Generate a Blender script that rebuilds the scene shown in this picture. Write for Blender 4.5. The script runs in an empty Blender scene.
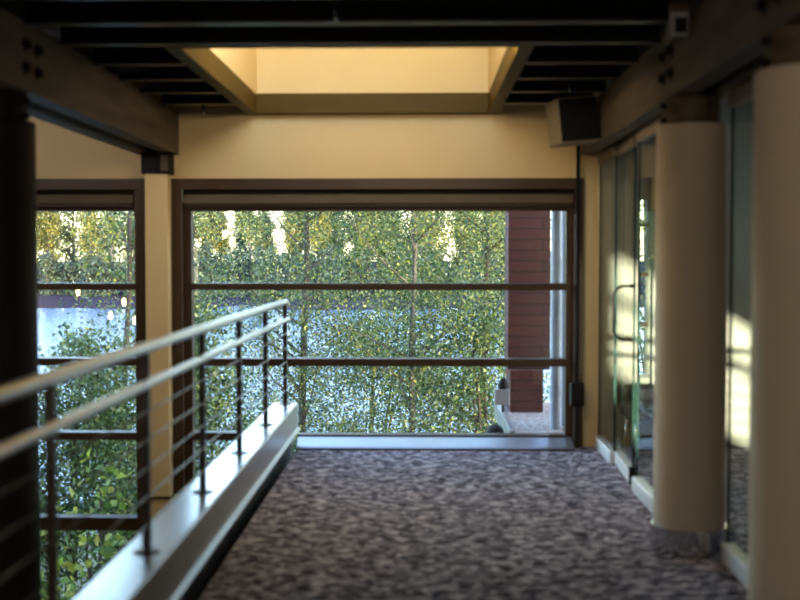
import bpy, bmesh, math, random
import numpy as np
from mathutils import Vector, Matrix

S = bpy.context.scene
COL = S.collection
R = math.radians

# ------------------------------------------------------------------ camera, sky, sun, lamps, exposure
cam = bpy.data.cameras.new('camera')
camo = bpy.data.objects.new('camera', cam); COL.objects.link(camo)
cam.sensor_fit = 'HORIZONTAL'; cam.sensor_width = 36.0; cam.lens = 50.0
camo.location = (0, 0, 1.5)
camo.rotation_euler = (R(90 - 2.22), 0, R(1.19))
cam.dof.use_dof = True; cam.dof.focus_distance = 24.0; cam.dof.aperture_fstop = 1.6
cam.clip_start = 0.05; cam.clip_end = 800
S.camera = camo

W = bpy.data.worlds.new('sky'); S.world = W; W.use_nodes = True
nt = W.node_tree; nt.nodes.clear()
wo = nt.nodes.new('ShaderNodeOutputWorld'); bg = nt.nodes.new('ShaderNodeBackground')
sk = nt.nodes.new('ShaderNodeTexSky')
sk.sky_type = 'NISHITA'; sk.sun_disc = False
sk.sun_elevation = R(16); sk.sun_rotation = R(120); sk.altitude = 50; sk.air_density = 1.0; sk.dust_density = 1.2
bg.inputs['Strength'].default_value = 2.25
nt.links.new(sk.outputs[0], bg.inputs[0]); nt.links.new(bg.outputs[0], wo.inputs[0])

SUN = Vector((0.55, 1.0, -0.06)).normalized()
sl = bpy.data.lights.new('sun', 'SUN'); so = bpy.data.objects.new('sun', sl); COL.objects.link(so)
sl.energy = 38.0; sl.color = (1.0, 0.84, 0.60); sl.angle = R(0.55)
so.rotation_euler = SUN.to_track_quat('-Z', 'Y').to_euler(); so.location = (-20, -40, 6)

def area(name, loc, target, sx, sy, power, col):
    l = bpy.data.lights.new(name, 'AREA'); l.shape = 'RECTANGLE'; l.size = sx; l.size_y = sy
    l.energy = power; l.color = col
    o = bpy.data.objects.new(name, l); COL.objects.link(o); o.location = loc
    o.rotation_euler = (Vector(target) - Vector(loc)).to_track_quat('-Z', 'Y').to_euler()
    return o
# added area lamp standing in for daylight through the skylight's near side
area('skylight_fill', (-0.39, 6.12, 3.35), (-0.39, 8.7, 2.75), 1.6, 0.5, 10, (1.0, 0.74, 0.30))
# added unseen fill lights: lounge behind the viewer, hall, void, side room
area('lounge_fill', (-0.3, -0.6, 2.52), (-0.3, 8, 1.2), 3.0, 0.16, 32, (1.0, 0.84, 0.68))
area('hall_fill', (0.0, 6.06, 2.67), (0.0, 8.77, 0.8), 0.9, 0.08, 19, (1.0, 0.78, 0.50))
area('void_fill', (-3.3, 6.9, 2.58), (-2.7, 8.77, 2.0), 1.4, 0.10, 11, (1.0, 0.90, 0.86))
area('side_room_fill', (3.2, 7.2, 2.59), (3.0, 7.6, 0), 1.2, 0.3, 14, (0.85, 0.97, 1.0))

VS = S.view_settings
VS.view_transform = 'Standard'; VS.look = 'None'; VS.gamma = 1; VS.use_curve_mapping = False
VS.exposure = 0.0
S.cycles.use_denoising = True
S.cycles.max_bounces = 10; S.cycles.transparent_max_bounces = 24; S.cycles.caustics_reflective = False
S.cycles.sample_clamp_indirect = 6.0

# ------------------------------------------------------------------ helpers
def sock(n, *names):
    for k in names:
        if k in n.inputs: return n.inputs[k]

def mat(name, col, rough=0.5, metal=0.0, spec=0.5, noise=None, bump=0.0, bscale=40.0, stretch=(1, 1, 1), em=None):
    """Principled material; noise = (second colour, scale, contrast) mixes a procedural variation in."""
    m = bpy.data.materials.new(name); m.use_nodes = True
    t = m.node_tree; p = t.nodes['Principled BSDF']
    p.inputs['Base Color'].default_value = (*col, 1); p.inputs['Roughness'].default_value = rough
    p.inputs['Metallic'].default_value = metal
    sock(p, 'Specular IOR Level').default_value = spec
    if noise or bump:
        tc = t.nodes.new('ShaderNodeTexCoord'); mp = t.nodes.new('ShaderNodeMapping')
        mp.inputs['Scale'].default_value = stretch
        t.links.new(tc.outputs['Object'], mp.inputs[0])
    if noise:
        c2, sc, con = noise
        nz = t.nodes.new('ShaderNodeTexNoise'); nz.inputs['Scale'].default_value = sc; nz.inputs['Detail'].default_value = 5
        rp = t.nodes.new('ShaderNodeValToRGB')
        rp.color_ramp.elements[0].position = 0.5 - con; rp.color_ramp.elements[1].position = 0.5 + con
        rp.color_ramp.elements[0].color = (*col, 1); rp.color_ramp.elements[1].color = (*c2, 1)
        t.links.new(mp.outputs[0], nz.inputs['Vector']); t.links.new(nz.outputs[0], rp.inputs[0])
        t.links.new(rp.outputs[0], p.inputs['Base Color'])
    if bump:
        nb = t.nodes.new('ShaderNodeTexNoise'); nb.inputs['Scale'].default_value = bscale; nb.inputs['Detail'].default_value = 4
        bp = t.nodes.new('ShaderNodeBump'); bp.inputs['Strength'].default_value = bump; bp.inputs['Distance'].default_value = 0.02
        t.links.new(mp.outputs[0], nb.inputs['Vector']); t.links.new(nb.outputs[0], bp.inputs['Height'])
        t.links.new(bp.outputs[0], p.inputs['Normal'])
    if em:
        p.inputs['Emission Color'].default_value = (*em[0], 1); p.inputs['Emission Strength'].default_value = em[1]
    return m

def glass_mat(name, tint, refl=1.0):
    """Clear pane: Schlick reflection over straight-through transmission."""
    m = bpy.data.materials.new(name); m.use_nodes = True
    t = m.node_tree; t.nodes.clear()
    out = t.nodes.new('ShaderNodeOutputMaterial'); mx = t.nodes.new('ShaderNodeMixShader')
    tr = t.nodes.new('ShaderNodeBsdfTransparent'); gl = t.nodes.new('ShaderNodeBsdfGlossy')
    tr.inputs[0].default_value = (*tint, 1); gl.inputs['Roughness'].default_value = 0.0
    ge = t.nodes.new('ShaderNodeNewGeometry')
    dot = t.nodes.new('ShaderNodeVectorMath'); dot.operation = 'DOT_PRODUCT'
    t.links.new(ge.outputs['Normal'], dot.inputs[0]); t.links.new(ge.outputs['Incoming'], dot.inputs[1])
    def M(op, a, b):
        n = t.nodes.new('ShaderNodeMath'); n.operation = op
        for i, v in enumerate((a, b)):
            if v is None: continue
            if isinstance(v, (int, float)): n.inputs[i].default_value = v
            else: t.links.new(v, n.inputs[i])
        return n.outputs[0]
    a = M('ABSOLUTE', dot.outputs['Value'], None)
    k = M('POWER', M('SUBTRACT', 1.0, a), 5.0)
    f = M('MULTIPLY', M('ADD', M('MULTIPLY', k, 0.96), 0.04), refl)
    t.links.new(f, mx.inputs[0]); t.links.new(tr.outputs[0], mx.inputs[1]); t.links.new(gl.outputs[0], mx.inputs[2])
    t.links.new(mx.outputs[0], out.inputs[0])
    return m

def leaf_mat(name, stops, trans=0.35, rough=0.5):
    """Foliage: each leaf takes its own tint from the ramp; some light passes through."""
    m = bpy.data.materials.new(name); m.use_nodes = True
    t = m.node_tree; p = t.nodes['Principled BSDF']; out = t.nodes['Material Output']
    ge = t.nodes.new('ShaderNodeNewGeometry'); rp = t.nodes.new('ShaderNodeValToRGB')
    cr = rp.color_ramp
    while len(cr.elements) < len(stops): cr.elements.new(0.5)
    for e, (pos, c) in zip(cr.elements, stops): e.position = pos; e.color = (*c, 1)
    t.links.new(ge.outputs['Random Per Island'], rp.inputs[0])
    t.links.new(rp.outputs[0], p.inputs['Base Color']); p.inputs['Roughness'].default_value = rough
    tl = t.nodes.new('ShaderNodeBsdfTranslucent'); t.links.new(rp.outputs[0], tl.inputs[0])
    mx = t.nodes.new('ShaderNodeMixShader'); mx.inputs[0].default_value = trans
    t.links.new(p.outputs[0], mx.inputs[1]); t.links.new(tl.outputs[0], mx.inputs[2]); t.links.new(mx.outputs[0], out.inputs[0])
    return m

class MB:
    """Collects shapes, then links them as ONE mesh object."""
    def __init__(s): s.bm = bmesh.new()
    def box(s, x0, x1, y0, y1, z0, z1, mtx=None, bev=0):
        v = [s.bm.verts.new((x, y, z)) for z in (z0, z1) for y in (y0, y1) for x in (x0, x1)]
        if mtx is not None:
            for q in v: q.co = mtx @ q.co
        fs = [s.bm.faces.new([v[i] for i in f]) for f in ((0, 2, 3, 1), (4, 5, 7, 6), (0, 1, 5, 4), (2, 6, 7, 3), (0, 4, 6, 2), (1, 3, 7, 5))]
        if bev:
            es = {e for f in fs for e in f.edges}
            bmesh.ops.bevel(s.bm, geom=list(es), offset=bev, segments=2, affect='EDGES', profile=0.5)
        return s
    def tube(s, pts, r, n=12, cap=True):
        pts = [Vector(p) for p in pts]; rs = r if isinstance(r, (list, tuple)) else [r] * len(pts)
        rings = []
        for i, p in enumerate(pts):
            d = (pts[min(i + 1, len(pts) - 1)] - pts[max(i - 1, 0)]).normalized()
            up = Vector((0, 0, 1)) if abs(d.z) < 0.9 else Vector((0, 1, 0))
            a = d.cross(up).normalized(); b = a.cross(d)
            rings.append([s.bm.verts.new(p + (a * math.cos(k * 2 * math.pi / n) + b * math.sin(k * 2 * math.pi / n)) * rs[i]) for k in range(n)])
        for A, B in zip(rings, rings[1:]):
            for k in range(n):
                f = s.bm.faces.new((A[k], A[(k + 1) % n], B[(k + 1) % n], B[k])); f.smooth = True
        if cap:
            s.bm.faces.new(rings[0][::-1]); s.bm.faces.new(rings[-1])
        return s
    def lathe(s, c, prof, n=40, cap=True):
        """prof: (radius, z) from bottom to top about the vertical axis through c."""
        rings = [[s.bm.verts.new((c[0] + r * math.cos(k * 2 * math.pi / n), c[1] + r * math.sin(k * 2 * math.pi / n), z)) for k in range(n)] for r, z in prof]
        for A, B in zip(rings, rings[1:]):
            for k in range(n):
                f = s.bm.faces.new((A[k], A[(k + 1) % n], B[(k + 1) % n], B[k])); f.smooth = True
        if cap:
            s.bm.faces.new(rings[0][::-1]); s.bm.faces.new(rings[-1])
        return s
    def prism(s, poly, axis, a, b):
        """Extrude a 2-D outline along an axis ('x': outline is (y,z); 'y': outline is (x,z))."""
        def P(u, v, w): return (w, u, v) if axis == 'x' else (u, w, v)
        A = [s.bm.verts.new(P(u, v, a)) for u, v in poly]; B = [s.bm.verts.new(P(u, v, b)) for u, v in poly]
        n = len(poly)
        s.bm.faces.new(A); s.bm.faces.new(B[::-1])
        for i in range(n): s.bm.faces.new((A[i], B[i], B[(i + 1) % n], A[(i + 1) % n]))
        return s
    def build(s, name, m, parent=None, smooth_angle=None):
        bmesh.ops.recalc_face_normals(s.bm, faces=s.bm.faces[:])
        for ed in s.bm.edges:
            if len(ed.link_faces) == 2 and ed.calc_face_angle() > 0.7: ed.smooth = False
        me = bpy.data.meshes.new(name); s.bm.to_mesh(me); s.bm.free()
        me.materials.append(m)
        o = bpy.data.objects.new(name, me); COL.objects.link(o)
        if parent is not None:
            o.parent = parent
            o.matrix_parent_inverse = Matrix.Identity(4)
            off = Vector((0, 0, 0)); q = parent
            while q is not None: off += q.location; q = q.parent
            me.transform(Matrix.Translation(-off))
        return o

def empty(name, loc, label=None, cat=None, group=None, kind=None):
    o = bpy.data.objects.new(name, None); COL.objects.link(o); o.location = loc
    o.empty_display_size = 0.1
    return tag(o, label, cat, group, kind)
def tag(o, label=None, cat=None, group=None, kind=None):
    if label: o['label'] = label
    if cat: o['category'] = cat
    if group: o['group'] = group
    if kind: o['kind'] = kind
    return o
def struct(o, label=None, cat=None): return tag(o, label, cat, None, 'structure')
def copy_tree(o, parent=None):
    c = o.copy(); COL.objects.link(c)
    if parent is not None: c.parent = parent
    for ch in list(o.children): copy_tree(ch, c)
    return c

# ------------------------------------------------------------------ materials
CREAM = mat('cream_paint', (0.66, 0.51, 0.27), 0.75, noise=((0.62, 0.48, 0.25), 3.0, 0.3), bump=0.05, bscale=160)
COVER = mat('column_paint', (0.60, 0.53, 0.43), 0.6, noise=((0.57, 0.50, 0.405), 4.0, 0.3), bump=0.04, bscale=160)
SHADECOL = mat('column_in_shade', (0.009, 0.008, 0.007), 0.7, spec=0.2, noise=((0.013, 0.011, 0.009), 8.0, 0.3), stretch=(1, 1, 0.1))  # near-black stands in for the shade on the unlit left column
TIMBER = mat('stained_timber', (0.16, 0.122, 0.082), 0.65, spec=0.3, noise=((0.035, 0.027, 0.020), 9.0, 0.25), stretch=(1, 0.12, 1), bump=0.2, bscale=30)
JOIST = mat('dark_steel_joist', (0.016, 0.016, 0.018), 0.33, noise=((0.024, 0.024, 0.027), 5.0, 0.3))
DECK = mat('black_deck', (0.008, 0.008, 0.009), 0.85, noise=((0.012, 0.012, 0.012), 4.0, 0.3))
BRONZE = mat('bronze_frame', (0.048, 0.026, 0.013), 0.45, spec=0.3, noise=((0.040, 0.021, 0.011), 6.0, 0.3))
BLIND = mat('blind_fabric', (0.085, 0.066, 0.036), 0.7, noise=((0.075, 0.058, 0.032), 30.0, 0.3))
BLACK = mat('black_plastic', (0.005, 0.005, 0.006), 0.6, spec=0.15, noise=((0.007, 0.007, 0.008), 8.0, 0.3))
STEEL = mat('brushed_steel', (0.53, 0.56, 0.62), 0.30, 1.0, noise=((0.48, 0.49, 0.52), 60.0, 0.3), stretch=(1, 0.05, 1))
POLISHED = mat('polished_steel', (0.62, 0.62, 0.62), 0.16, 1.0, noise=((0.56, 0.56, 0.56), 20.0, 0.3))
RAILPAINT = mat('dark_rail_paint', (0.018, 0.011, 0.010), 0.35, noise=((0.024, 0.015, 0.013), 9.0, 0.3))
RODM = mat('dull_steel_rod', (0.16, 0.165, 0.16), 0.45, 0.8, noise=((0.13, 0.135, 0.13), 30.0, 0.3))
SIDEWALL = mat('side_room_grey_green', (0.27, 0.285, 0.265), 0.75, noise=((0.25, 0.265, 0.245), 3.0, 0.3))  # even grey-green tone, darker than the cream wall
CURB = mat('grey_metal_paint', (0.36, 0.35, 0.34), 0.30, 0.35, noise=((0.32, 0.31, 0.30), 7.0, 0.3))
ALU = mat('blue_grey_aluminium', (0.48, 0.50, 0.55), 0.28, 0.8, noise=((0.43, 0.45, 0.50), 12.0, 0.3))
WHITEGREY = mat('pale_grey_plastic', (0.28, 0.27, 0.29), 0.45, noise=((0.25, 0.24, 0.26), 9.0, 0.3))
PIPE = mat('pale_blue_grey_paint', (0.28, 0.34, 0.46), 0.4, noise=((0.24, 0.29, 0.40), 9.0, 0.3))
CURBTOP = mat('blue_steel_plate', (0.60, 0.63, 0.68), 0.27, 0.85, noise=((0.54, 0.57, 0.62), 7.0, 0.3))
SATIN = mat('satin_aluminium', (0.80, 0.80, 0.80), 0.42, 0.6, noise=((0.74, 0.74, 0.74), 12.0, 0.3))
GLASSEDGE = mat('dark_green_glass_edge', (0.012, 0.035, 0.030), 0.2, noise=((0.016, 0.045, 0.038), 9.0, 0.3))
TAN = mat('tan_metal', (0.20, 0.16, 0.11), 0.5, noise=((0.17, 0.14, 0.10), 9.0, 0.3))
GLASS = glass_mat('window_glass', (0.97, 0.985, 0.98))
AMBER = glass_mat('light_warming_glass', (0.55, 0.43, 0.22))  # invented tint that warms and dims the daylight in the well
TGLASS = glass_mat('green_edged_glass', (0.93, 0.96, 0.94), 0.5)
TRIMWOOD = mat('skylight_trim_wood', (0.080, 0.050, 0.006), 0.5, spec=0.12, noise=((0.060, 0.037, 0.004), 5.0, 0.25), stretch=(0.3, 0.3, 3), bump=0.1, bscale=30)

def carpet_mat():
    m = bpy.data.materials.new('streaked_carpet'); m.use_nodes = True
    t = m.node_tree; p = t.nodes['Principled BSDF']
    tc = t.nodes.new('ShaderNodeTexCoord'); mp = t.nodes.new('ShaderNodeMapping'); mp.inputs['Scale'].default_value = (0.85, 1.5, 1)
    t.links.new(tc.outputs['Object'], mp.inputs[0])
    n1 = t.nodes.new('ShaderNodeTexNoise'); n1.inputs['Scale'].default_value = 16; n1.inputs['Detail'].default_value = 5; n1.inputs['Roughness'].default_value = 0.62
    n1.inputs['Distortion'].default_value = 0.8
    t.links.new(mp.outputs[0], n1.inputs['Vector'])
    rp = t.nodes.new('ShaderNodeValToRGB'); cr = rp.color_ramp
    for _ in range(2): cr.elements.new(0.5)
    for e, (q, c) in zip(cr.elements, ((0.39, (0.018, 0.016, 0.026)), (0.46, (0.085, 0.078, 0.105)), (0.53, (0.28, 0.26, 0.325)), (0.63, (0.70, 0.67, 0.76)))):
        e.position = q; e.color = (*c, 1)
    t.links.new(n1.outputs[0], rp.inputs[0]); t.links.new(rp.outputs[0], p.inputs['Base Color'])
    p.inputs['Roughness'].default_value = 0.95; sock(p, 'Specular IOR Level').default_value = 0.15
    n2 = t.nodes.new('ShaderNodeTexNoise'); n2.inputs['Scale'].default_value = 300
    bp = t.nodes.new('ShaderNodeBump'); bp.inputs['Strength'].default_value = 0.5; bp.inputs['Distance'].default_value = 0.01
    t.links.new(tc.outputs['Object'], n2.inputs['Vector']); t.links.new(n2.outputs[0], bp.inputs['Height']); t.links.new(bp.outputs[0], p.inputs['Normal'])
    return m
CARPET = carpet_mat()

def brick_mat():
    m = bpy.data.materials.new('dark_red_brick'); m.use_nodes = True
    t = m.node_tree; p = t.nodes['Principled BSDF']
    tc = t.nodes.new('ShaderNodeTexCoord'); sx = t.nodes.new('ShaderNodeSeparateXYZ'); cx = t.nodes.new('ShaderNodeCombineXYZ')
    ad = t.nodes.new('ShaderNodeMath'); ad.operation = 'ADD'
    t.links.new(tc.outputs['Object'], sx.inputs[0])
    t.links.new(sx.outputs[0], ad.inputs[0]); t.links.new(sx.outputs[1], ad.inputs[1])
    t.links.new(ad.outputs[0], cx.inputs[0]); t.links.new(sx.outputs[2], cx.inputs[1])
    b = t.nodes.new('ShaderNodeTexBrick'); b.inputs['Scale'].default_value = 1.0
    b.inputs['Brick Width'].default_value = 0.8; b.inputs['Row Height'].default_value = 0.099; b.inputs['Mortar Size'].default_value = 0.006
    b.inputs['Color1'].default_value = (0.075, 0.021, 0.018, 1); b.inputs['Color2'].default_value = (0.055, 0.016, 0.015, 1); b.inputs['Mortar'].default_value = (0.018, 0.008, 0.008, 1)
    t.links.new(cx.outputs[0], b.inputs['Vector']); t.links.new(b.outputs['Color'], p.inputs['Base Color'])
    bp = t.nodes.new('ShaderNodeBump'); bp.invert = True; bp.inputs['Strength'].default_value = 0.8; bp.inputs['Distance'].default_value = 0.01
    t.links.new(b.outputs['Fac'], bp.inputs['Height']); t.links.new(bp.outputs[0], p.inputs['Normal'])
    p.inputs['Roughness'].default_value = 0.85
    return m
BRICK = brick_mat()

def water_mat():
    m = bpy.data.materials.new('lake_water'); m.use_nodes = True
    t = m.node_tree; p = t.nodes['Principled BSDF']
    p.inputs['Base Color'].default_value = (0.035, 0.095, 0.22, 1); p.inputs['Roughness'].default_value = 0.12
    tc = t.nodes.new('ShaderNodeTexCoord'); mp = t.nodes.new('ShaderNodeMapping'); mp.inputs['Scale'].default_value = (0.5, 1.6, 1)
    nz = t.nodes.new('ShaderNodeTexNoise'); nz.inputs['Scale'].default_value = 1.1; nz.inputs['Detail'].default_value = 4
    bp = t.nodes.new('ShaderNodeBump'); bp.inputs['Strength'].default_value = 1.0; bp.inputs['Distance'].default_value = 0.22
    t.links.new(tc.outputs['Object'], mp.inputs[0]); t.links.new(mp.outputs[0], nz.inputs['Vector'])
    t.links.new(nz.outputs[0], bp.inputs['Height']); t.links.new(bp.outputs[0], p.inputs['Normal'])
    return m
WATER = water_mat()
SOIL = mat('bank_soil', (0.060, 0.055, 0.040), 0.9, noise=((0.085, 0.085, 0.040), 1.5, 0.3), bump=0.4, bscale=3)
SHORE = mat('shaded_shore_soil', (0.026, 0.026, 0.042), 1.0, spec=0.0, noise=((0.018, 0.018, 0.030), 0.4, 0.3))  # shade on the bank is put into this dark bluish soil colour
GRAVEL = mat('roof_gravel', (0.36, 0.34, 0.33), 0.9, noise=((0.17, 0.09, 0.07), 26.0, 0.10), bump=0.6, bscale=60)
BARK = mat('grey_bark', (0.095, 0.09, 0.088), 0.85, noise=((0.045, 0.042, 0.04), 9.0, 0.2), stretch=(1, 1, 0.5))
DBARK = mat('dark_bark', (0.055, 0.048, 0.045), 0.9, noise=((0.03, 0.027, 0.025), 4.0, 0.2), stretch=(1, 1, 0.3))
LEAF_A = leaf_mat('alder_leaves', ((0.0, (0.008, 0.026, 0.013)), (0.5, (0.040, 0.092, 0.027)), (0.9, (0.135, 0.18, 0.036)), (1.0, (0.33, 0.33, 0.06))), 0.35, 0.3)
LEAF_B = leaf_mat('shrub_leaves', ((0.0, (0.012, 0.040, 0.020)), (0.5, (0.058, 0.122, 0.040)), (0.94, (0.14, 0.21, 0.07)), (1.0, (0.34, 0.35, 0.08))), 0.3, 0.38)
LEAF_L = leaf_mat('lime_leaves', ((0.0, (0.06, 0.14, 0.04)), (0.6, (0.19, 0.29, 0.06)), (1.0, (0.45, 0.45, 0.08))), 0.4)
LEAF_Y = leaf_mat('yellow_leaves', ((0.0, (0.035, 0.062, 0.026)), (0.5, (0.095, 0.110, 0.032)), (1.0, (0.25, 0.215, 0.032))), 0.3)
LEAF_G = leaf_mat('poplar_leaves', ((0.0, (0.030, 0.062, 0.040)), (0.6, (0.075, 0.108, 0.046)), (1.0, (0.20, 0.195, 0.05))), 0.3)
LEAF_D = leaf_mat('bank_shrub_leaves', ((0.0, (0.006, 0.022, 0.026)), (0.7, (0.020, 0.044, 0.038)), (1.0, (0.09, 0.12, 0.055))), 0.2)

# ------------------------------------------------------------------ the setting
Y0 = 8.77          # inner face of the window wall
HZ = 2.62          # underside of the joists

# floors
fl = MB().box(-0.98, 5.0, -4.0, Y0 + 0.1, -0.30, 0.0).build('floor', CARPET); struct(fl)
lf = MB().box(-7.0, -0.98, -4.0, Y0 + 0.1, -3.4, -3.2).build('floor', SOIL); struct(lf)
lw = MB().box(-0.98, -0.90, -4.0, Y0, -3.2, -0.30).build('wall_below_floor', CREAM); struct(lw)

# window wall with its openings
w = MB()
w.box(-7.0, -3.95, Y0, Y0 + 0.16, -3.2, 3.0)
w.box(-3.95, 1.255, Y0, Y0 + 0.16, 2.116, 4.3)
w.box(-3.95, -2.28, Y0, Y0 + 0.16, -3.2, -1.75)
w.box(-2.28, -1.981, Y0, Y0 + 0.16, -3.2, 2.116)
w.box(-1.981, 1.255, Y0 + 0.02, Y0 + 0.16, -3.2, -0.38)
w.box(-0.95, 1.255, Y0 + 0.02, Y0 + 0.16, -0.38, 0.0)
w.box(1.255, 1.40, Y0, Y0 + 0.16, -0.3, 3.0)
struct(w.build('wall_end', CREAM))
w = MB()
w.box(1.40, 1.705, Y0, Y0 + 0.16, -0.3, 3.0); w.box(1.705, 1.776, Y0, Y0 + 0.16, -0.3, 0.57)
w.box(1.705, 1.776, Y0, Y0 + 0.16, 1.95, 3.0); w.box(1.776, 5.0, Y0, Y0 + 0.16, -0.3, 3.0)
struct(w.build('wall_side_room', SIDEWALL))

# side walls, rear wall with an unseen raked opening shaped to cast the sun patch
struct(MB().box(-7.16, -7.0, -4.0, Y0 + 0.16, -3.4, 3.0).build('wall_left', CREAM))
struct(MB().box(5.0, 5.16, -4.16, Y0 + 0.16, -0.3, 3.0).build('wall_right', CREAM))
xa, xb = -5.60, -4.415
w = MB()
w.box(-22, xa, -4.16, -4.0, -4.2, 4.2)
w.box(xb, 7.0, -4.16, -4.0, -4.2, 4.2)
sl_ = -0.55
w.prism([(xa, -4.2), (xb, -4.2), (xb, 1.376 + sl_ * (xb - xa)), (xa, 1.376)], 'y', -4.16, -4.0)
w.prism([(xa, 2.322), (xb, 2.322 + sl_ * (xb - xa)), (xb, 4.2), (xa, 4.2)], 'y', -4.16, -4.0)
struct(w.build('wall_rear', CREAM))
struct(MB().box(-5.10, -4.93, -4.13, -4.03, 0.85, 2.4).build('sun_blocker', BRONZE))  # unseen bar added to keep the sun off a railing post
struct(MB().prism([(xa, 1.945), (xb, 1.945 + sl_ * (xb - xa)), (xb, 2.0 + sl_ * (xb - xa)), (xa, 2.0)], 'y', -4.14, -4.02).build('trim_1', BRONZE))

# roof deck with joists, open under the skylight
SKX0, SKX1, SKY0, SKY1 = -1.30, 0.505, 5.98, 8.66
ce = empty('ceiling', (0, 2, HZ), kind='structure')
d = MB()
d.box(-7.0, 5.0, -4.0, SKY0 - 0.08, HZ + 0.27, HZ + 0.45)
d.box(-7.0, SKX0 - 0.09, SKY0 - 0.08, Y0 + 0.16, HZ + 0.27, HZ + 0.45)
d.box(SKX1 + 0.09, 5.0, SKY0 - 0.08, Y0 + 0.16, HZ + 0.27, HZ + 0.45)
d.build('deck', DECK, ce)
def joist(x0, x1, y):
    q = MB()
    q.box(x0, x1, y - 0.03, y + 0.03, HZ, HZ + 0.012)
    q.box(x0, x1, y + 0.018, y + 0.026, HZ + 0.012, HZ + 0.26)
    q.box(x0, x1, y - 0.03, y + 0.03, HZ + 0.258, HZ + 0.27)
    return q.build('joist', JOIST, ce)
yj = [8.19, 7.63, 7.07, 6.51, 5.95, 5.39, 4.83, 4.27, 3.71, 3.15, 2.59, 2.03, 1.47, 0.91]
for y in yj:
    if y > 6.0:
        joist(-1.93, SKX0 - 0.095, y); joist(SKX1 + 0.095, 1.245, y)
    else:
        joist(-1.93, 1.245, y - 0.045 if y > 5.9 else y)
    if y > 2: joist(-6.9, -2.27, y)

# raised skylight
sk_ = empty('skylight', ((SKX0 + SKX1) / 2, 7.3, HZ), 'bright cream raised skylight well framed in brown wood between the joists', 'skylight')
q = MB()
T = 4.25
q.box(SKX0 - 0.05, SKX0, SKY0, SKY1 + 0.1, HZ + 0.14, T); q.box(SKX1, SKX1 + 0.05, SKY0, SKY1 + 0.1, HZ + 0.14, T)
q.box(SKX0, SKX1, SKY1 + 0.06, SKY1 + 0.10, HZ + 0.14, T); q.box(SKX0, SKX1, SKY0 - 0.05, SKY0, HZ + 0.14, HZ + 0.5)
q.build('well_wall', CREAM, sk_)
for nm, bx in (('trim', (SKX0 - 0.085, SKX0, SKY0 - 0.05, SKY1 + 0.10)), ('trim', (SKX1, SKX1 + 0.085, SKY0 - 0.05, SKY1 + 0.10)),
               ('trim', (SKX0, SKX1, SKY1, SKY1 + 0.10)), ('trim', (SKX0, SKX1, SKY0 - 0.05, SKY0))):
    MB().box(bx[0], bx[1], bx[2], bx[3], HZ - 0.005, HZ + 0.15, bev=0.004).build(nm, TRIMWOOD, sk_)
MB().box(SKX0 - 0.05, SKX1 + 0.05, SKY0 - 0.05, SKY1 + 0.12, T, T + 0.02).build('pane', AMBER, sk_)
MB().box(SKX0, SKX1, SKY0 - 0.05, SKY0 - 0.03, HZ + 0.5, T).build('pane', GLASS, sk_)

# windows
def window(name, x0, x1, xin0, xin1, zb, bars, cas_x, with_right):
    """Casing, frame, glazing bars and panes; x0/x1 outer casing, xin0/xin1 daylight opening."""
    e = empty(name, ((x0 + x1) / 2, Y0, zb), kind='structure')
    c = MB()
    c.box(x0, x1, Y0 - 0.045, Y0 + 0.0, 2.029, 2.116, bev=0.003)
    c.box(cas_x[0], cas_x[1], Y0 - 0.045, Y0, zb, 2.029, bev=0.003)
    if with_right: c.box(cas_x[2], cas_x[3], Y0 - 0.045, Y0, 0.0, 2.029, bev=0.003)
    c.build('casing', BRONZE, e)
    f = MB()
    f.box(cas_x[0], x1 if not with_right else cas_x[3], Y0 + 0.06, Y0 + 0.15, 1.863, 2.116) if False else None
    f.box(xin0 - 0.08, xin1 + 0.08, Y0 + 0.05, Y0 + 0.13, 1.863, 1.93)
    f.box(xin0 - 0.08, xin0, Y0 + 0.03, Y0 + 0.13, zb, 1.863)
    f.box(xin1, xin1 + 0.08, Y0 + 0.03, Y0 + 0.13, (0.0 if with_right else zb), 1.863)
    f.build('frame', BRONZE, e)
    p = MB(); p.box(xin0 - 0.08, xin1 + 0.08, Y0 + 0.10, Y0 + 0.14, 1.93, 2.116); p.build('head_panel', BRONZE, e)
    for (a, b, xx0, xx1) in bars:
        MB().box(xx0, xx1, Y0 - 0.005, Y0 + 0.12, a, b, bev=0.004).build('glazing_bar', BRONZE, e)
    return e
b1 = [(1.238, 1.292, -1.84, 1.129), (0.634, 0.694, -1.84, 1.129), (0.040, 0.100, -1.84, -1.19)]
w1 = window('window_1', -1.981, 1.255, -1.84, 1.129, -0.38, b1, (-1.981, -1.90, 1.185, 1.255), True)
def pane(e, x0, x1, z0, z1): return MB().box(x0, x1, Y0 + 0.08, Y0 + 0.092, z0, z1).build('pane', GLASS, e)
pane(w1, -1.84, 1.129, 1.292, 1.863); pane(w1, -1.84, 1.129, 0.694, 1.238); pane(w1, -1.84, 1.129, 0.088, 0.634)
pane(w1, -1.84, -1.0, -0.33, 0.042)
MB().box(-1.90, -0.95, Y0 - 0.03, Y0 + 0.12, -0.40, -0.33, bev=0.004).build('sill', BRONZE, w1)
MB().prism([(8.58, 0.004), (8.58, 0.014), (8.60, 0.024), (8.765, 0.074), (8.79, 0.074), (8.79, 0.004)], 'x', -0.985, 1.175).build('sill', ALU, w1)
MB().box(-0.985, 1.135, Y0 - 0.0, Y0 + 0.12, 0.060, 0.088, bev=0.004).build('sill', BRONZE, w1)
MB().box(-0.985, 1.175, 8.565, 8.60, 0.0, 0.012).build('sill_edge', BRONZE, w1)
b2 = [(1.238, 1.292, -3.9, -2.28), (0.634, 0.694, -3.9, -2.28), (0.040, 0.100, -3.9, -2.28), (-0.69, -0.585, -3.9, -2.28)]
w2 = window('window_2', -3.95, -2.196, -3.87, -2.285, -1.75, b2, (-2.275, -2.196, 0, 0), False)
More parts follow.
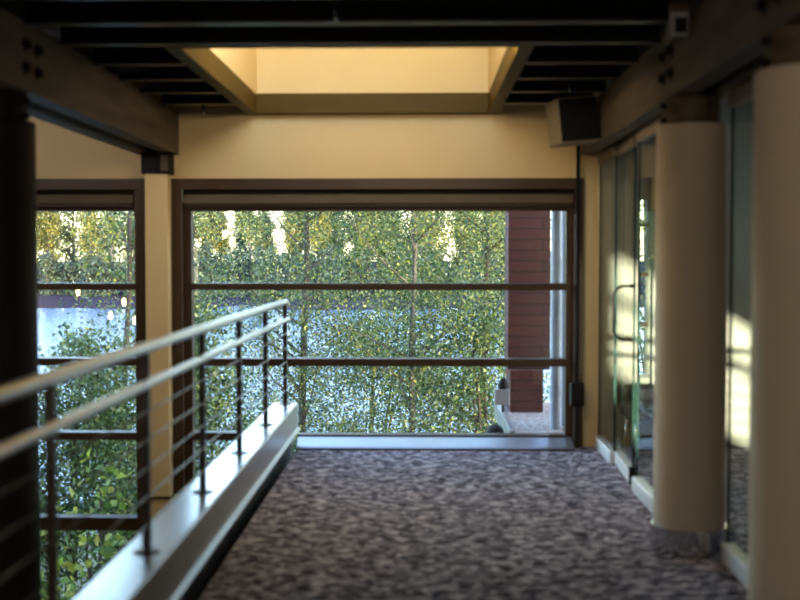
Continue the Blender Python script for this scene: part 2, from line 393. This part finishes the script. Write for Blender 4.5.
for z0, z1 in ((1.292, 1.863), (0.694, 1.238), (0.10, 0.634), (-0.585, 0.04), (-1.75, -0.69)):
    pane(w2, -3.87, -2.285, z0, z1)
w3 = empty('window_3', (1.74, Y0, 0.57), kind='structure')
for z in (1.735, 1.345, 0.95): MB().box(1.705, 1.776, Y0 + 0.02, Y0 + 0.12, z, z + 0.035).build('glazing_bar', BRONZE, w3)
MB().box(1.705, 1.776, Y0 - 0.01, Y0 + 0.12, 0.545, 0.575).build('sill', ALU, w3)
MB().box(1.705, 1.776, Y0 + 0.08, Y0 + 0.09, 0.575, 1.95).build('pane', GLASS, w3)

# roller blinds
def blind(x0, x1, label):
    e = empty('roller_blind', ((x0 + x1) / 2, Y0 + 0.02, 1.91), label, 'blind', 'roller blinds over the windows')
    MB().box(x0, x1, Y0 - 0.02, Y0 + 0.045, 1.918, 1.992, bev=0.006).build('cassette', BLIND, e)
    MB().box(x0 + 0.01, x1 - 0.01, Y0 + 0.0, Y0 + 0.022, 1.896, 1.916, bev=0.003).build('bottom_bar', BRONZE, e)
blind(-1.895, 1.18, 'olive brown roller blind rolled up at the head of the wide main window')
blind(-3.86, -2.285, 'olive brown roller blind rolled up at the head of the narrow left window')

# cream post between the windows with its steel head
po = empty('post', (-2.09, 8.70, -3.2), 'cream square post standing between the left window and the main window', 'post')
MB().box(-2.165, -1.984, 8.62, Y0 - 0.001, -0.385, 2.147, bev=0.006).build('shaft', CREAM, po)
MB().box(-2.14, -1.985, 8.635, Y0 - 0.001, -3.2, -0.40).build('lower_shaft', CREAM, po)
MB().box(-2.145, -1.985, 8.615, Y0 - 0.001, -0.40, -0.385).build('joint_strip', BRONZE, po)
h = MB().box(-2.186, -1.966, 8.60, Y0 - 0.001, 2.147, 2.305)
h.build('steel_head', BLACK, po)
MB().box(-2.03, -1.975, 8.585, 8.60, 2.165, 2.285).build('head_plate', TIMBER, po)

# ------------------------------------------------------------------ paired timber beams
def beam(x0, x1, label, ybolts, face):
    e = empty('timber_beam', ((x0 + x1) / 2, 4, 2.305), label, 'beam', None)
    g = 0.115
    for a, b in ((x0, x0 + g), (x1 - g, x1)):
        MB().box(a, b, -3.9, 8.765, 2.306, 2.645, bev=0.006).build('plank', TIMBER, e)
    MB().box(x0 + g, x1 - g, -3.9, 8.74, 2.40, 2.60).build('web', JOIST, e)
    for yb in ybolts:
        for dy in (-0.085, 0.085):
            for z in (2.415, 2.525):
                s = 1 if face > (x0 + x1) / 2 else -1
                b = MB().tube([(face, yb + dy, z), (face + s * 0.008, yb + dy, z)], 0.036, 4)
                b.tube([(face + s * 0.008, yb + dy, z), (face + s * 0.03, yb + dy, z)], 0.022, 6)
                b.build('bolt', BLACK, e)
    return e
beam(-2.255, -1.925, 'heavy brown paired timber beam over the railing on the left', (5.45, 2.6), -1.925)
beam(1.24, 1.55, 'heavy brown paired timber beam running above the glass partition on the right', (5.70, 4.02), 1.24)

# ------------------------------------------------------------------ round columns
def column(x, y, r, m, base, label, zb):
    e = empty('round_column', (x, y, zb), label, 'column')
    z1 = 2.165
    MB().lathe((x, y), [(r, zb + (0.13 if base else 0)), (r, z1 - 0.008), (r - 0.008, z1)], 56).build('cover', m, e)
    if base: MB().lathe((x, y), [(r + 0.010, zb), (r + 0.010, zb + 0.13)], 56).build('base_ring', POLISHED, e)
    MB().lathe((x, y), [(r - 0.035, z1 - 0.05), (r - 0.035, 2.306)], 40).build('core', TIMBER if m is COVER else SHADECOL, e)
    for z in (2.19, 2.265):
        s = -1 if x > 0 else 1
        MB().tube([(x + s * (r - 0.04), y - 0.02, z), (x + s * (r - 0.012), y - 0.02, z)], 0.016, 10).build('bolt', BLACK, e)
column(1.368, 5.70, 0.18, COVER, True, 'beige round column with polished steel base ring, farther of the right pair', 0.0)
column(1.368, 4.02, 0.18, COVER, True, 'beige round column at the right edge of the picture, nearest the viewer', 0.0)
column(-2.10, 5.45, 0.185, SHADECOL, False, 'darkly shaded round column at the left edge under the left timber beam', -3.2)

# ------------------------------------------------------------------ curb beam and railing
cb = empty('steel_curb', (-1.08, 4, 0), 'long grey steel curb under the railing along the floor edge', 'curb')
c = MB().prism([(-1.176, 0.150), (-1.176, 0.340), (-1.168, 0.348), (-0.995, 0.348), (-0.987, 0.340), (-0.987, 0.165), (-0.965, 0.150), (-0.965, 0.142), (-1.176, 0.142)], 'y', -3.9, 8.70)
c.build('channel', CURB, cb)
MB().box(-1.172, -0.991, -3.9, 8.698, 0.3482, 0.352).build('top_plate', CURBTOP, cb)
MB().box(-1.176, -1.03, -3.9, 8.70, -0.30, 0.142).build('kick_plate', JOIST, cb)

rl = empty('railing', (-1.075, 4, 0.348), 'dark post railing with two steel handrails beside the void on the left', 'railing')
RX = -1.075
posts = [0.97, 2.07, 3.17, 4.27, 5.37, 6.45, 7.54, 8.62]
for y in posts:
    p = MB().box(RX - 0.0155, RX + 0.0155, y - 0.0155, y + 0.0155, 0.349, 1.13, bev=0.003).build('post', RAILPAINT, rl)
    MB().lathe((RX, y), [(0.052, 0.349), (0.052, 0.356), (0.044, 0.359)], 20).build('base_plate', RAILPAINT, p)
MB().tube([(RX, 0.3, 1.150), (RX, 8.66, 1.150)], 0.0225, 16).build('handrail', STEEL, rl)
MB().tube([(RX + 0.022, 0.3, 1.015), (RX + 0.022, 8.645, 1.015)], 0.018, 16).build('handrail', STEEL, rl)
for z in (0.905, 0.795, 0.685, 0.575, 0.465):
    MB().tube([(RX + 0.012, 0.3, z), (RX + 0.012, 8.625, z)], 0.004, 8).build('rod', RODM, rl)

# ------------------------------------------------------------------ glass partition and door on the right
def glass_panel(x0, y0, x1, y1, label, rail=True, kind='thing'):
    """Frameless pane between two floor points, on a polished bottom shoe."""
    name, cat = ('glass_panel', 'glass panel')
    e = empty(name, (x0, y0, 0.0), label, cat) if kind == 'thing' else empty('door_1', (x0, y0, 0), kind='structure')
    v = Vector((x1 - x0, y1 - y0, 0)); L = v.length
    m = Matrix.Translation((x0, y0, 0)) @ Matrix.Rotation(math.atan2(v.y, v.x), 4, 'Z')
    MB().box(0, L, -0.006, 0.006, 0.095, 2.28, mtx=m).build('pane', TGLASS, e)
    MB().box(0.0, L, -0.034, 0.034, 0.012 if kind != 'thing' else 0.0, 0.095, mtx=m, bev=0.006).build('bottom_rail', SATIN, e)
    for a, b in ((-0.002, 0.008), (L - 0.008, L + 0.002)):
        MB().box(a, b, -0.0075, 0.0075, 0.096, 2.22, mtx=m).build('edge', GLASSEDGE, e)
    MB().box(0.0, L, -0.022, 0.022, 2.225, 2.30, mtx=m, bev=0.004).build('top_rail', TAN, e)
    return e, m, L
glass_panel(1.385, 8.74, 1.385, 8.02, 'clear fixed glass panel next to the cream wall end')
dr, dm, dL = glass_panel(1.43, 8.28, 1.385, 7.30, None, kind='door')
MB().box(dL - 0.045, dL + 0.012, -0.028, 0.028, 0.004, 0.012 + 0.10, mtx=dm).build('pivot_block', BLACK, dr)
hp = []
for k in range(9):
    a = math.pi / 2 * k / 8
    hp.append((1.395 - 0.012 - 0.035 - 0.070 * math.sin(a), 7.47, 1.305 - 0.070 * (1 - math.cos(a))))
hp = [(1.386, 7.47, 1.305)] + hp
lo = [(x, y, 2 * 1.125 - z) for x, y, z in hp][::-1]
MB().tube(hp + lo, 0.0095, 10).build('handle', RAILPAINT, dr)
for z in (1.305, 0.945): MB().tube([(1.385, 7.47, z), (1.425, 7.47, z)], 0.014, 12).build('handle_boss', POLISHED, dr)
glass_panel(1.37, 7.10, 1.37, 5.93, 'clear fixed glass panel between the door and the farther beige column')
glass_panel(1.50, 5.45, 1.50, 4.23, 'clear fixed glass panel between the two beige columns')

# cream control box on the side room wall
cbx = empty('wall_box', (1.81, Y0, 1.87), 'small cream box on the wall seen through the glass above the narrow window', 'wall box')
MB().box(1.78, 1.90, Y0 - 0.05, Y0 - 0.001, 1.87, 2.12, bev=0.006).build('housing', CREAM, cbx)
MB().tube([(1.84, Y0 - 0.051, 1.99), (1.84, Y0 - 0.058, 1.99)], 0.02, 14).build('dial', TAN, cbx)

# low lounge chair in the side room
ch = empty('lounge_chair', (1.66, 8.35, 0), 'dark low lounge chair seen dimly through the glass door', 'chair')
mt = Matrix.Translation((1.74, 8.28, 0))
MB().box(-0.24, 0.24, -0.25, 0.25, 0.30, 0.40, mtx=mt, bev=0.03).build('seat', BLACK, ch)
MB().box(-0.24, 0.24, 0.20, 0.28, 0.36, 0.55, mtx=mt @ Matrix.Rotation(R(-8), 4, 'X'), bev=0.03).build('backrest', BLACK, ch)
for sx in (-0.2, 0.2):
    for sy in (-0.2, 0.2):
        MB().tube([(1.74 + sx, 8.28 + sy, 0), (1.74 + sx * 0.9, 8.28 + sy * 0.9, 0.31)], 0.014, 8).build('leg', POLISHED, ch)

# ------------------------------------------------------------------ fittings
spk = empty('loudspeaker', (1.07, 8.2, 2.30), 'black box loudspeaker hung beside the right timber beam', 'loudspeaker')
mt = Matrix.Translation((1.06, 7.91, 2.44)) @ Matrix.Rotation(R(-6), 4, 'Y') @ Matrix.Rotation(R(10), 4, 'Z')
MB().box(-0.15, 0.14, -0.13, 0.13, -0.145, 0.17, mtx=mt, bev=0.006).build('cabinet', TAN, spk)
MB().box(-0.135, 0.135, -0.142, -0.13, -0.132, 0.158, mtx=mt, bev=0.003).build('grille', BLACK, spk)
MB().box(1.18, 1.238, 7.88, 7.94, 2.42, 2.50).build('bracket', JOIST, spk)

cd = empty('conduit', (1.20, 8.70, 0.42), 'black conduit running down the right window casing', 'conduit')
MB().tube([(1.205, 8.70, 2.60), (1.205, 8.70, 0.42)], 0.014, 12).build('pipe', BLACK, cd)
MB().box(1.150, 1.255, 8.63, 8.722, 0.335, 0.52, bev=0.012).build('junction_box', BLACK, cd)
MB().tube([(1.205, 8.70, 0.34), (1.205, 8.70, 0.001)], 0.012, 12).build('pipe', BLACK, cd)

lt = empty('floodlight', (1.20, 5.2, 2.6), 'pale grey floodlight bracketed high on the right timber beam', 'floodlight')
MB().box(1.215, 1.239, 5.42, 5.66, 2.56, 2.70, bev=0.004).build('bracket', TAN, lt)
MB().box(1.140, 1.225, 5.18, 5.24, 2.515, 2.68, bev=0.01).build('housing', WHITEGREY, lt)
MB().box(1.155, 1.212, 5.172, 5.18, 2.53, 2.60, bev=0.003).build('lens', BLACK, lt)
MB().box(1.215, 1.239, 5.21, 5.45, 2.60, 2.63).build('arm', BLACK, lt)

def sprinkler(x, y, label):
    e = empty('sprinkler_head', (x, y, HZ - 0.05), label, 'sprinkler')
    MB().tube([(x, y, HZ + 0.27), (x, y, HZ - 0.005)], 0.010, 10).build('pipe', JOIST, e)
    MB().lathe((x, y), [(0.016, HZ - 0.045), (0.016, HZ - 0.042)], 12).build('deflector', POLISHED, e)
    MB().tube([(x, y, HZ - 0.005), (x, y, HZ - 0.045)], 0.005, 8).build('stem', POLISHED, e)
sprinkler(-1.66, 8.42, 'small sprinkler head under the joists left of the skylight')
sprinkler(0.96, 7.35, 'small sprinkler head under the joists right of the skylight')
sprinkler(-0.40, 5.10, 'small sprinkler head under the nearest joists at the top centre')

# warm pendant lamps over the void, seen mirrored in the left window
BULB = mat('lit_bulb', (1, 0.8, 0.5), 0.4, em=((1.0, 0.66, 0.30), 75))
def pendant(x, y, z, first=None):
    e = empty('pendant_lamp', (x, y, z), 'lit warm pendant lamp mirrored in the left window', 'lamp', 'pendant lamps over the void')
    MB().lathe((x, y), [(0.012, z + 0.09), (0.036, z + 0.06), (0.044, z), (0.038, z - 0.05), (0.010, z - 0.07)], 16).build('bulb', BULB, e)
    MB().tube([(x, y, z + 0.09), (x, y, HZ + 0.27)], 0.008, 8).build('cord', BLACK, e)
for x, y, z in ((-6.35, -2.6, 0.85), (-5.75, -2.6, 0.42), (-5.50, -2.6, 0.66), (-5.3, -2.6, 0.32)):
    pendant(x, y, z)

# ------------------------------------------------------------------ outside: brick pier, ledge, pipe
bp_ = empty('brick_pier', (0.95, 10.4, 0.075), 'dark red brick pier standing outside the main window', 'brick pier')
MB().box(0.785, 1.17, 10.25, 10.7, 0.46, 4.2).build('shaft', BRICK, bp_)
MB().box(0.80, 1.10, 10.17, 10.7, 0.076, 0.46).build('base', BRICK, bp_)
lg = empty('roof_ledge', (1.0, 9.3, -3.5), 'gravel covered roof ledge with metal edge at the foot of the brick pier', 'ledge')
MB().box(0.74, 2.4, 8.95, 10.9, 0.0, 0.075).build('gravel_bed', GRAVEL, lg)
MB().box(0.70, 0.74, 8.95, 10.9, -0.06, 0.10, bev=0.008).build('edge_flashing', ALU, lg)
MB().box(0.74, 2.4, 8.95, 10.9, -3.8, 0.0).build('parapet', SOIL, lg)
dp = empty('downpipe', (1.10, 9.2, 0.076), 'pale blue grey downpipe outside right of the brick pier', 'pipe')
MB().tube([(1.10, 9.2, 0.076), (1.10, 9.2, 3.9)], 0.046, 20).build('pipe', PIPE, dp)
for z in (0.35, 1.45): MB().tube([(1.10, 9.2, z), (1.10, 9.2, z + 0.05)], 0.052, 20).build('collar', PIPE, dp)
sw = MB().box(1.172, 1.46, 9.35, 9.5, 0.076, 4.2).build('wall_outer_return', PIPE); struct(sw)
gb = empty('wall_lantern', (0.715, 10.0, 0.10), 'grey box lantern beside the foot of the brick pier', 'lantern')
MB().box(0.645, 0.775, 9.95, 10.06, 0.17, 0.312, bev=0.006).build('housing', WHITEGREY, gb)
MB().lathe((0.725, 10.0), [(0.045, 0.312), (0.048, 0.35), (0.035, 0.39), (0.012, 0.41)], 18).build('cap', BLACK, gb)
MB().box(0.71, 0.73, 9.99, 10.01, 0.10, 0.17).build('foot', JOIST, gb)
dv = empty('roof_vent', (0.60, 9.2, -0.25), 'dark domed vent below the roof ledge edge', 'vent')
MB().lathe((0.60, 9.2), [(0.078, -0.02), (0.078, 0.03), (0.068, 0.07), (0.045, 0.098), (0.015, 0.11)], 22).build('dome', BLACK, dv)
MB().tube([(0.60, 9.2, -0.02), (0.60, 9.2, -0.25), (0.74, 9.2, -0.25)], 0.03, 12).build('duct', JOIST, dv)

# ------------------------------------------------------------------ ground, lake, far bank
LZ = -4.0
def sheet(name, ys, x0, x1, m, nx=40, amp=0.15, seed=1):
    rnd = random.Random(seed); q = MB(); rows = []
    for y, z in ys:
        rows.append([q.bm.verts.new((x0 + (x1 - x0) * i / nx, y + rnd.uniform(-amp, amp), z + rnd.uniform(-amp, amp) * 0.6)) for i in range(nx + 1)])
    for A, B in zip(rows, rows[1:]):
        for i in range(nx): q.bm.faces.new((A[i], A[i + 1], B[i + 1], B[i]))
    for f in q.bm.faces: f.smooth = True
    return q.build(name, m)
struct(sheet('ground', [(9.0, -3.5), (12, -3.45), (15, -3.5), (18, -3.7), (21, -3.9), (24, -4.5)], -40, 30, SOIL, 60), None)
struct(sheet('far_shore', [(112, -4.6), (117, -3.92), (140, -3.65), (150, -3.3), (165, -2.8), (260, 0.5)], -190, 150, SHORE, 60, 0.4, 3), None)
struct(MB().box(-260, 220, 20, 150, LZ - 0.6, LZ).build('lake', WATER), None)

# ------------------------------------------------------------------ trees
def leaves_mesh(name, C, D, N, L, Wd, m):
    """One mesh of folded, pointed leaves: centres C, directions D, normals N, lengths L, widths Wd."""
    D = D / np.linalg.norm(D, axis=1, keepdims=True)
    Sd = np.cross(D, N); Sd /= np.linalg.norm(Sd, axis=1, keepdims=True) + 1e-9
    Nn = np.cross(Sd, D)
    n = len(C); V = np.empty((n, 4, 3), dtype=np.float32)
    V[:, 0] = C - D * L[:, None] * 0.5
    V[:, 1] = C + Sd * Wd[:, None] * 0.5 + Nn * Wd[:, None] * 0.18 - D * L[:, None] * 0.06
    V[:, 2] = C + D * L[:, None] * 0.5 - Nn * L[:, None] * 0.08
    V[:, 3] = C - Sd * Wd[:, None] * 0.5 + Nn * Wd[:, None] * 0.18 - D * L[:, None] * 0.06
    b = np.arange(n) * 4
    F = np.stack([b, b + 1, b + 2, b, b + 2, b + 3], axis=1).reshape(-1)
    me = bpy.data.meshes.new(name); me.vertices.add(n * 4); me.vertices.foreach_set('co', V.reshape(-1))
    me.loops.add(len(F)); me.loops.foreach_set('vertex_index', F.astype(np.int32))
    me.polygons.add(n * 2); me.polygons.foreach_set('loop_start', np.arange(0, n * 6, 3).astype(np.int32))
    me.update(calc_edges=True); me.validate()
    me.materials.append(m)
    o = bpy.data.objects.new(name, me); COL.objects.link(o)
    return o

def tree(name, label, cat, base, height, rx, z0, n_twig, per, leaf, m_leaf, m_bark, seed, trunk_r=0.07, group=None, power=0.8,
         lean=(0, 0), nb=26, twig_len=0.5, stems=1, fill=0.25):
    """Trunk(s), limbs and leafy twigs; the crown is widest part-way up and hollow-ish so that gaps stay open."""
    rnd = random.Random(seed); rs = np.random.RandomState(seed)
    e = empty(name, base, label, cat, group)
    bx, by, bz = base; H = height
    tr = MB(); axis = []
    for s in range(stems):
        ox = (rnd.uniform(-0.3, 0.3) * rx if stems > 1 else 0); oy = (rnd.uniform(-0.3, 0.3) * rx if stems > 1 else 0)
        pts = []
        for k in range(9):
            t = k / 8
            pts.append((bx + lean[0] * t + ox * t + rnd.uniform(-1, 1) * 0.02 * H * t * 0.5, by + lean[1] * t + oy * t + rnd.uniform(-1, 1) * 0.015 * H * t * 0.5, bz + H * t * (0.97 if s == 0 else rnd.uniform(0.7, 0.95))))
        axis.append(pts)
        tr.tube(pts, [trunk_r * (1.15 - 1.0 * k / 8) + 0.004 for k in range(9)], 9)
    def ax(t, s=0):
        f = min(t, 0.999) * 8; k = int(f); u = f - k
        return Vector(axis[s][k]).lerp(Vector(axis[s][min(k + 1, 8)]), u)
    def rad(t):      # crown radius at fraction t of the crown height
        return rx * (math.sin(math.pi * min(1, max(0, (t * 0.86 + 0.12)))) ** power)
    br = tr; tips = []
    for i in range(nb):
        t = rnd.random(); zt = z0 + (H - z0) * t
        a = rnd.uniform(0, 2 * math.pi); s = rnd.randrange(stems); p0 = ax(max(0.05, (zt - 0.12 * H * (1 - t * 0.6)) / H), s)
        r = rad(t) * rnd.uniform(0.6, 1.0)
        c = ax(zt / H, s); p1 = Vector((c.x + math.cos(a) * r, c.y + math.sin(a) * r * 0.85, bz + zt))
        md = p0.lerp(p1, 0.5) + Vector((0, 0, -0.06 * r))
        br.tube([p0, md, p1], [trunk_r * 0.30 + 0.003, trunk_r * 0.18 + 0.002, 0.003], 5, cap=False); tips.append((p0, md, p1))
    br.build('trunk', m_bark, e)
    # twigs
    Cs, Ds = [], []
    for i in range(n_twig):
        if rnd.random() < 0.55 and tips:
            p0, md, p1 = rnd.choice(tips); u = rnd.uniform(0.25, 1.05)
            c = (p0.lerp(md, u * 2) if u < 0.5 else md.lerp(p1, u * 2 - 1)) + Vector((rnd.gauss(0, 1), rnd.gauss(0, 1), rnd.gauss(0, 1))) * 0.10 * rx
        else:
            t = rnd.random(); zt = z0 + (H - z0) * t; a = rnd.uniform(0, 2 * math.pi); q = rnd.random() ** (0.5 if rnd.random() > fill else 1.0)
            k = ax(zt / H, rnd.randrange(stems)); r = rad(t) * q
            c = Vector((k.x + math.cos(a) * r, k.y + math.sin(a) * r * 0.85, bz + zt))
        dr_ = Vector((c.x - bx, c.y - by, rnd.uniform(-0.3, 0.5) * rx)).normalized() + Vector((rnd.gauss(0, .5), rnd.gauss(0, .5), rnd.gauss(0, .35)))
        Cs.append(c); Ds.append(dr_.normalized())
    Cs = np.array([tuple(c) for c in Cs]); Ds = np.array([tuple(d) for d in Ds])
    n = n_twig * per
    u = rs.uniform(-0.5, 0.6, n) * twig_len
    C = np.repeat(Cs, per, 0) + np.repeat(Ds, per, 0) * u[:, None] + rs.normal(0, 0.09 * twig_len + leaf * 0.4, (n, 3))
    D = np.repeat(Ds, per, 0) * 0.6 + rs.normal(0, 0.7, (n, 3)) + np.array([0, 0, -0.25])
    N = rs.normal(0, 0.55, (n, 3)) + np.array([0, -0.1, 0.7])
    L = leaf * rs.uniform(0.7, 1.25, n); Wd = L * rs.uniform(0.6, 0.8, n)
    fo = leaves_mesh('foliage', C, D, N, L, Wd, m_leaf)
    fo.parent = e; fo.data.transform(Matrix.Translation(-Vector(base)))
    return e

# near trees beyond the main window
tree('alder_tree', 'slender green alder with a pale trunk in the middle of the main window', 'tree', (-0.17, 15.0, -3.5), 10.5, 2.0, 0.7, 7000, 9, 0.041, LEAF_A, BARK, 11, 0.042, lean=(0.1, 0), power=0.5, nb=40)
tree('alder_tree', 'slender green alder behind the railing end, left of the middle alder', 'tree', (-1.78, 16.2, -3.5), 10.0, 1.75, 0.5, 4900, 9, 0.043, LEAF_A, DBARK, 12, 0.06, lean=(0.12, 0), power=0.5, nb=40)
tree('alder_tree', 'green alder just left of the brick pier', 'tree', (0.95, 17.0, -3.6), 10.5, 1.9, 0.5, 5600, 9, 0.044, LEAF_A, DBARK, 13, 0.06, power=0.5, nb=40)
tree('alder_tree', 'leaning green tree at the right side of the left window', 'tree', (-4.05, 14.2, -3.5), 7.6, 0.8, 1.2, 1000, 9, 0.052, LEAF_A, DBARK, 14, 0.05, lean=(0.45, 0))
tree('alder_tree', 'green alder outside seen through the narrow window of the side room', 'tree', (3.1, 15.5, -3.5), 9.5, 1.3, 0.5, 2600, 9, 0.046, LEAF_A, DBARK, 20, 0.055, power=0.5, nb=24)
tree('leafy_shrub', 'tall dense green shrub low in the left window', 'shrub', (-4.0, 12.0, -3.5), 4.1, 1.35, 0.2, 3400, 9, 0.054, LEAF_B, DBARK, 15, 0.04, stems=3, nb=18)
tree('leafy_shrub', 'dense green shrub behind the post, left of the main window', 'shrub', (-2.75, 13.0, -3.5), 4.6, 1.15, 0.3, 3200, 9, 0.052, LEAF_B, DBARK, 16, 0.04, stems=3, nb=18)
tree('leafy_shrub', 'broad green shrub low in the middle of the main window', 'shrub', (-0.9, 18.5, -3.7), 4.2, 1.9, 0.2, 2000, 9, 0.058, LEAF_B, DBARK, 17, 0.04, stems=4, nb=18)
tree('leafy_shrub', 'broad green shrub low beside the brick pier', 'shrub', (0.9, 14.5, -3.5), 4.3, 1.3, 0.2, 1300, 9, 0.054, LEAF_B, DBARK, 18, 0.04, stems=4, nb=18)

tree('broad_leaved_shrub', 'lime green shrub with larger leaves at the bottom of the left window', 'shrub', (-3.15, 10.4, -3.5), 2.9, 0.75, 0.4, 130, 7, 0.105, LEAF_L, DBARK, 19, 0.03, stems=3, nb=12)
# far bank: four kinds of tree, copied along the shore
kinds = [
    ('sunlit yellow poplar on the far bank', (0, 300, -3.2), 14.0, 2.3, 3.5, LEAF_Y, 21),
    ('sunlit yellow green poplar on the far bank', (0, 300, -3.2), 12.0, 2.6, 2.0, LEAF_G, 22),
    ('sunlit yellow poplar on the far bank', (0, 300, -3.2), 13.4, 1.9, 6.0, LEAF_Y, 23),
    ('sunlit yellow green poplar on the far bank', (0, 300, -3.2), 15.0, 1.8, 6.5, LEAF_G, 24)]
protos = [tree('poplar_tree', lb, 'tree', b, h_, r_, z_, 580, 9, 0.30, ml, DBARK, sd, 0.26, group='sunlit poplars on the far bank', nb=16, twig_len=1.3, power=0.6) for lb, b, h_, r_, z_, ml, sd in kinds]
bush = tree('bank_shrub', 'dark blue green shrub along the far shore', 'shrub', (0, 300, -3.5), 5.6, 2.4, 0.1, 360, 9, 0.36, LEAF_D, DBARK, 31, 0.08, group='dark shrubs along the far shore', stems=3, nb=8, twig_len=1.0)
rnd = random.Random(5)
used = set()
for i in range(54):
    k = rnd.randrange(4); row = i % 3
    x = -64 + (i // 3) * 4.6 + rnd.uniform(-1.5, 1.5); y = 148 + row * 5 + rnd.uniform(-2, 2)
    o = protos[k] if k not in used else copy_tree(protos[k]); used.add(k)
    o.location = (x, y, -3.3); o.rotation_euler = (0, 0, rnd.uniform(0, 6.28)); s = rnd.uniform(0.85, 1.12); o.scale = (s, s, s)
for i in range(30):
    o = bush if i == 0 else copy_tree(bush)
    o.location = (-64 + i * 2.9 + rnd.uniform(-1, 1), 143 + rnd.uniform(-1.0, 1.5), -3.75); o.rotation_euler = (0, 0, rnd.uniform(0, 6.28))
    s = rnd.uniform(0.7, 1.15); o.scale = (s, s, s)
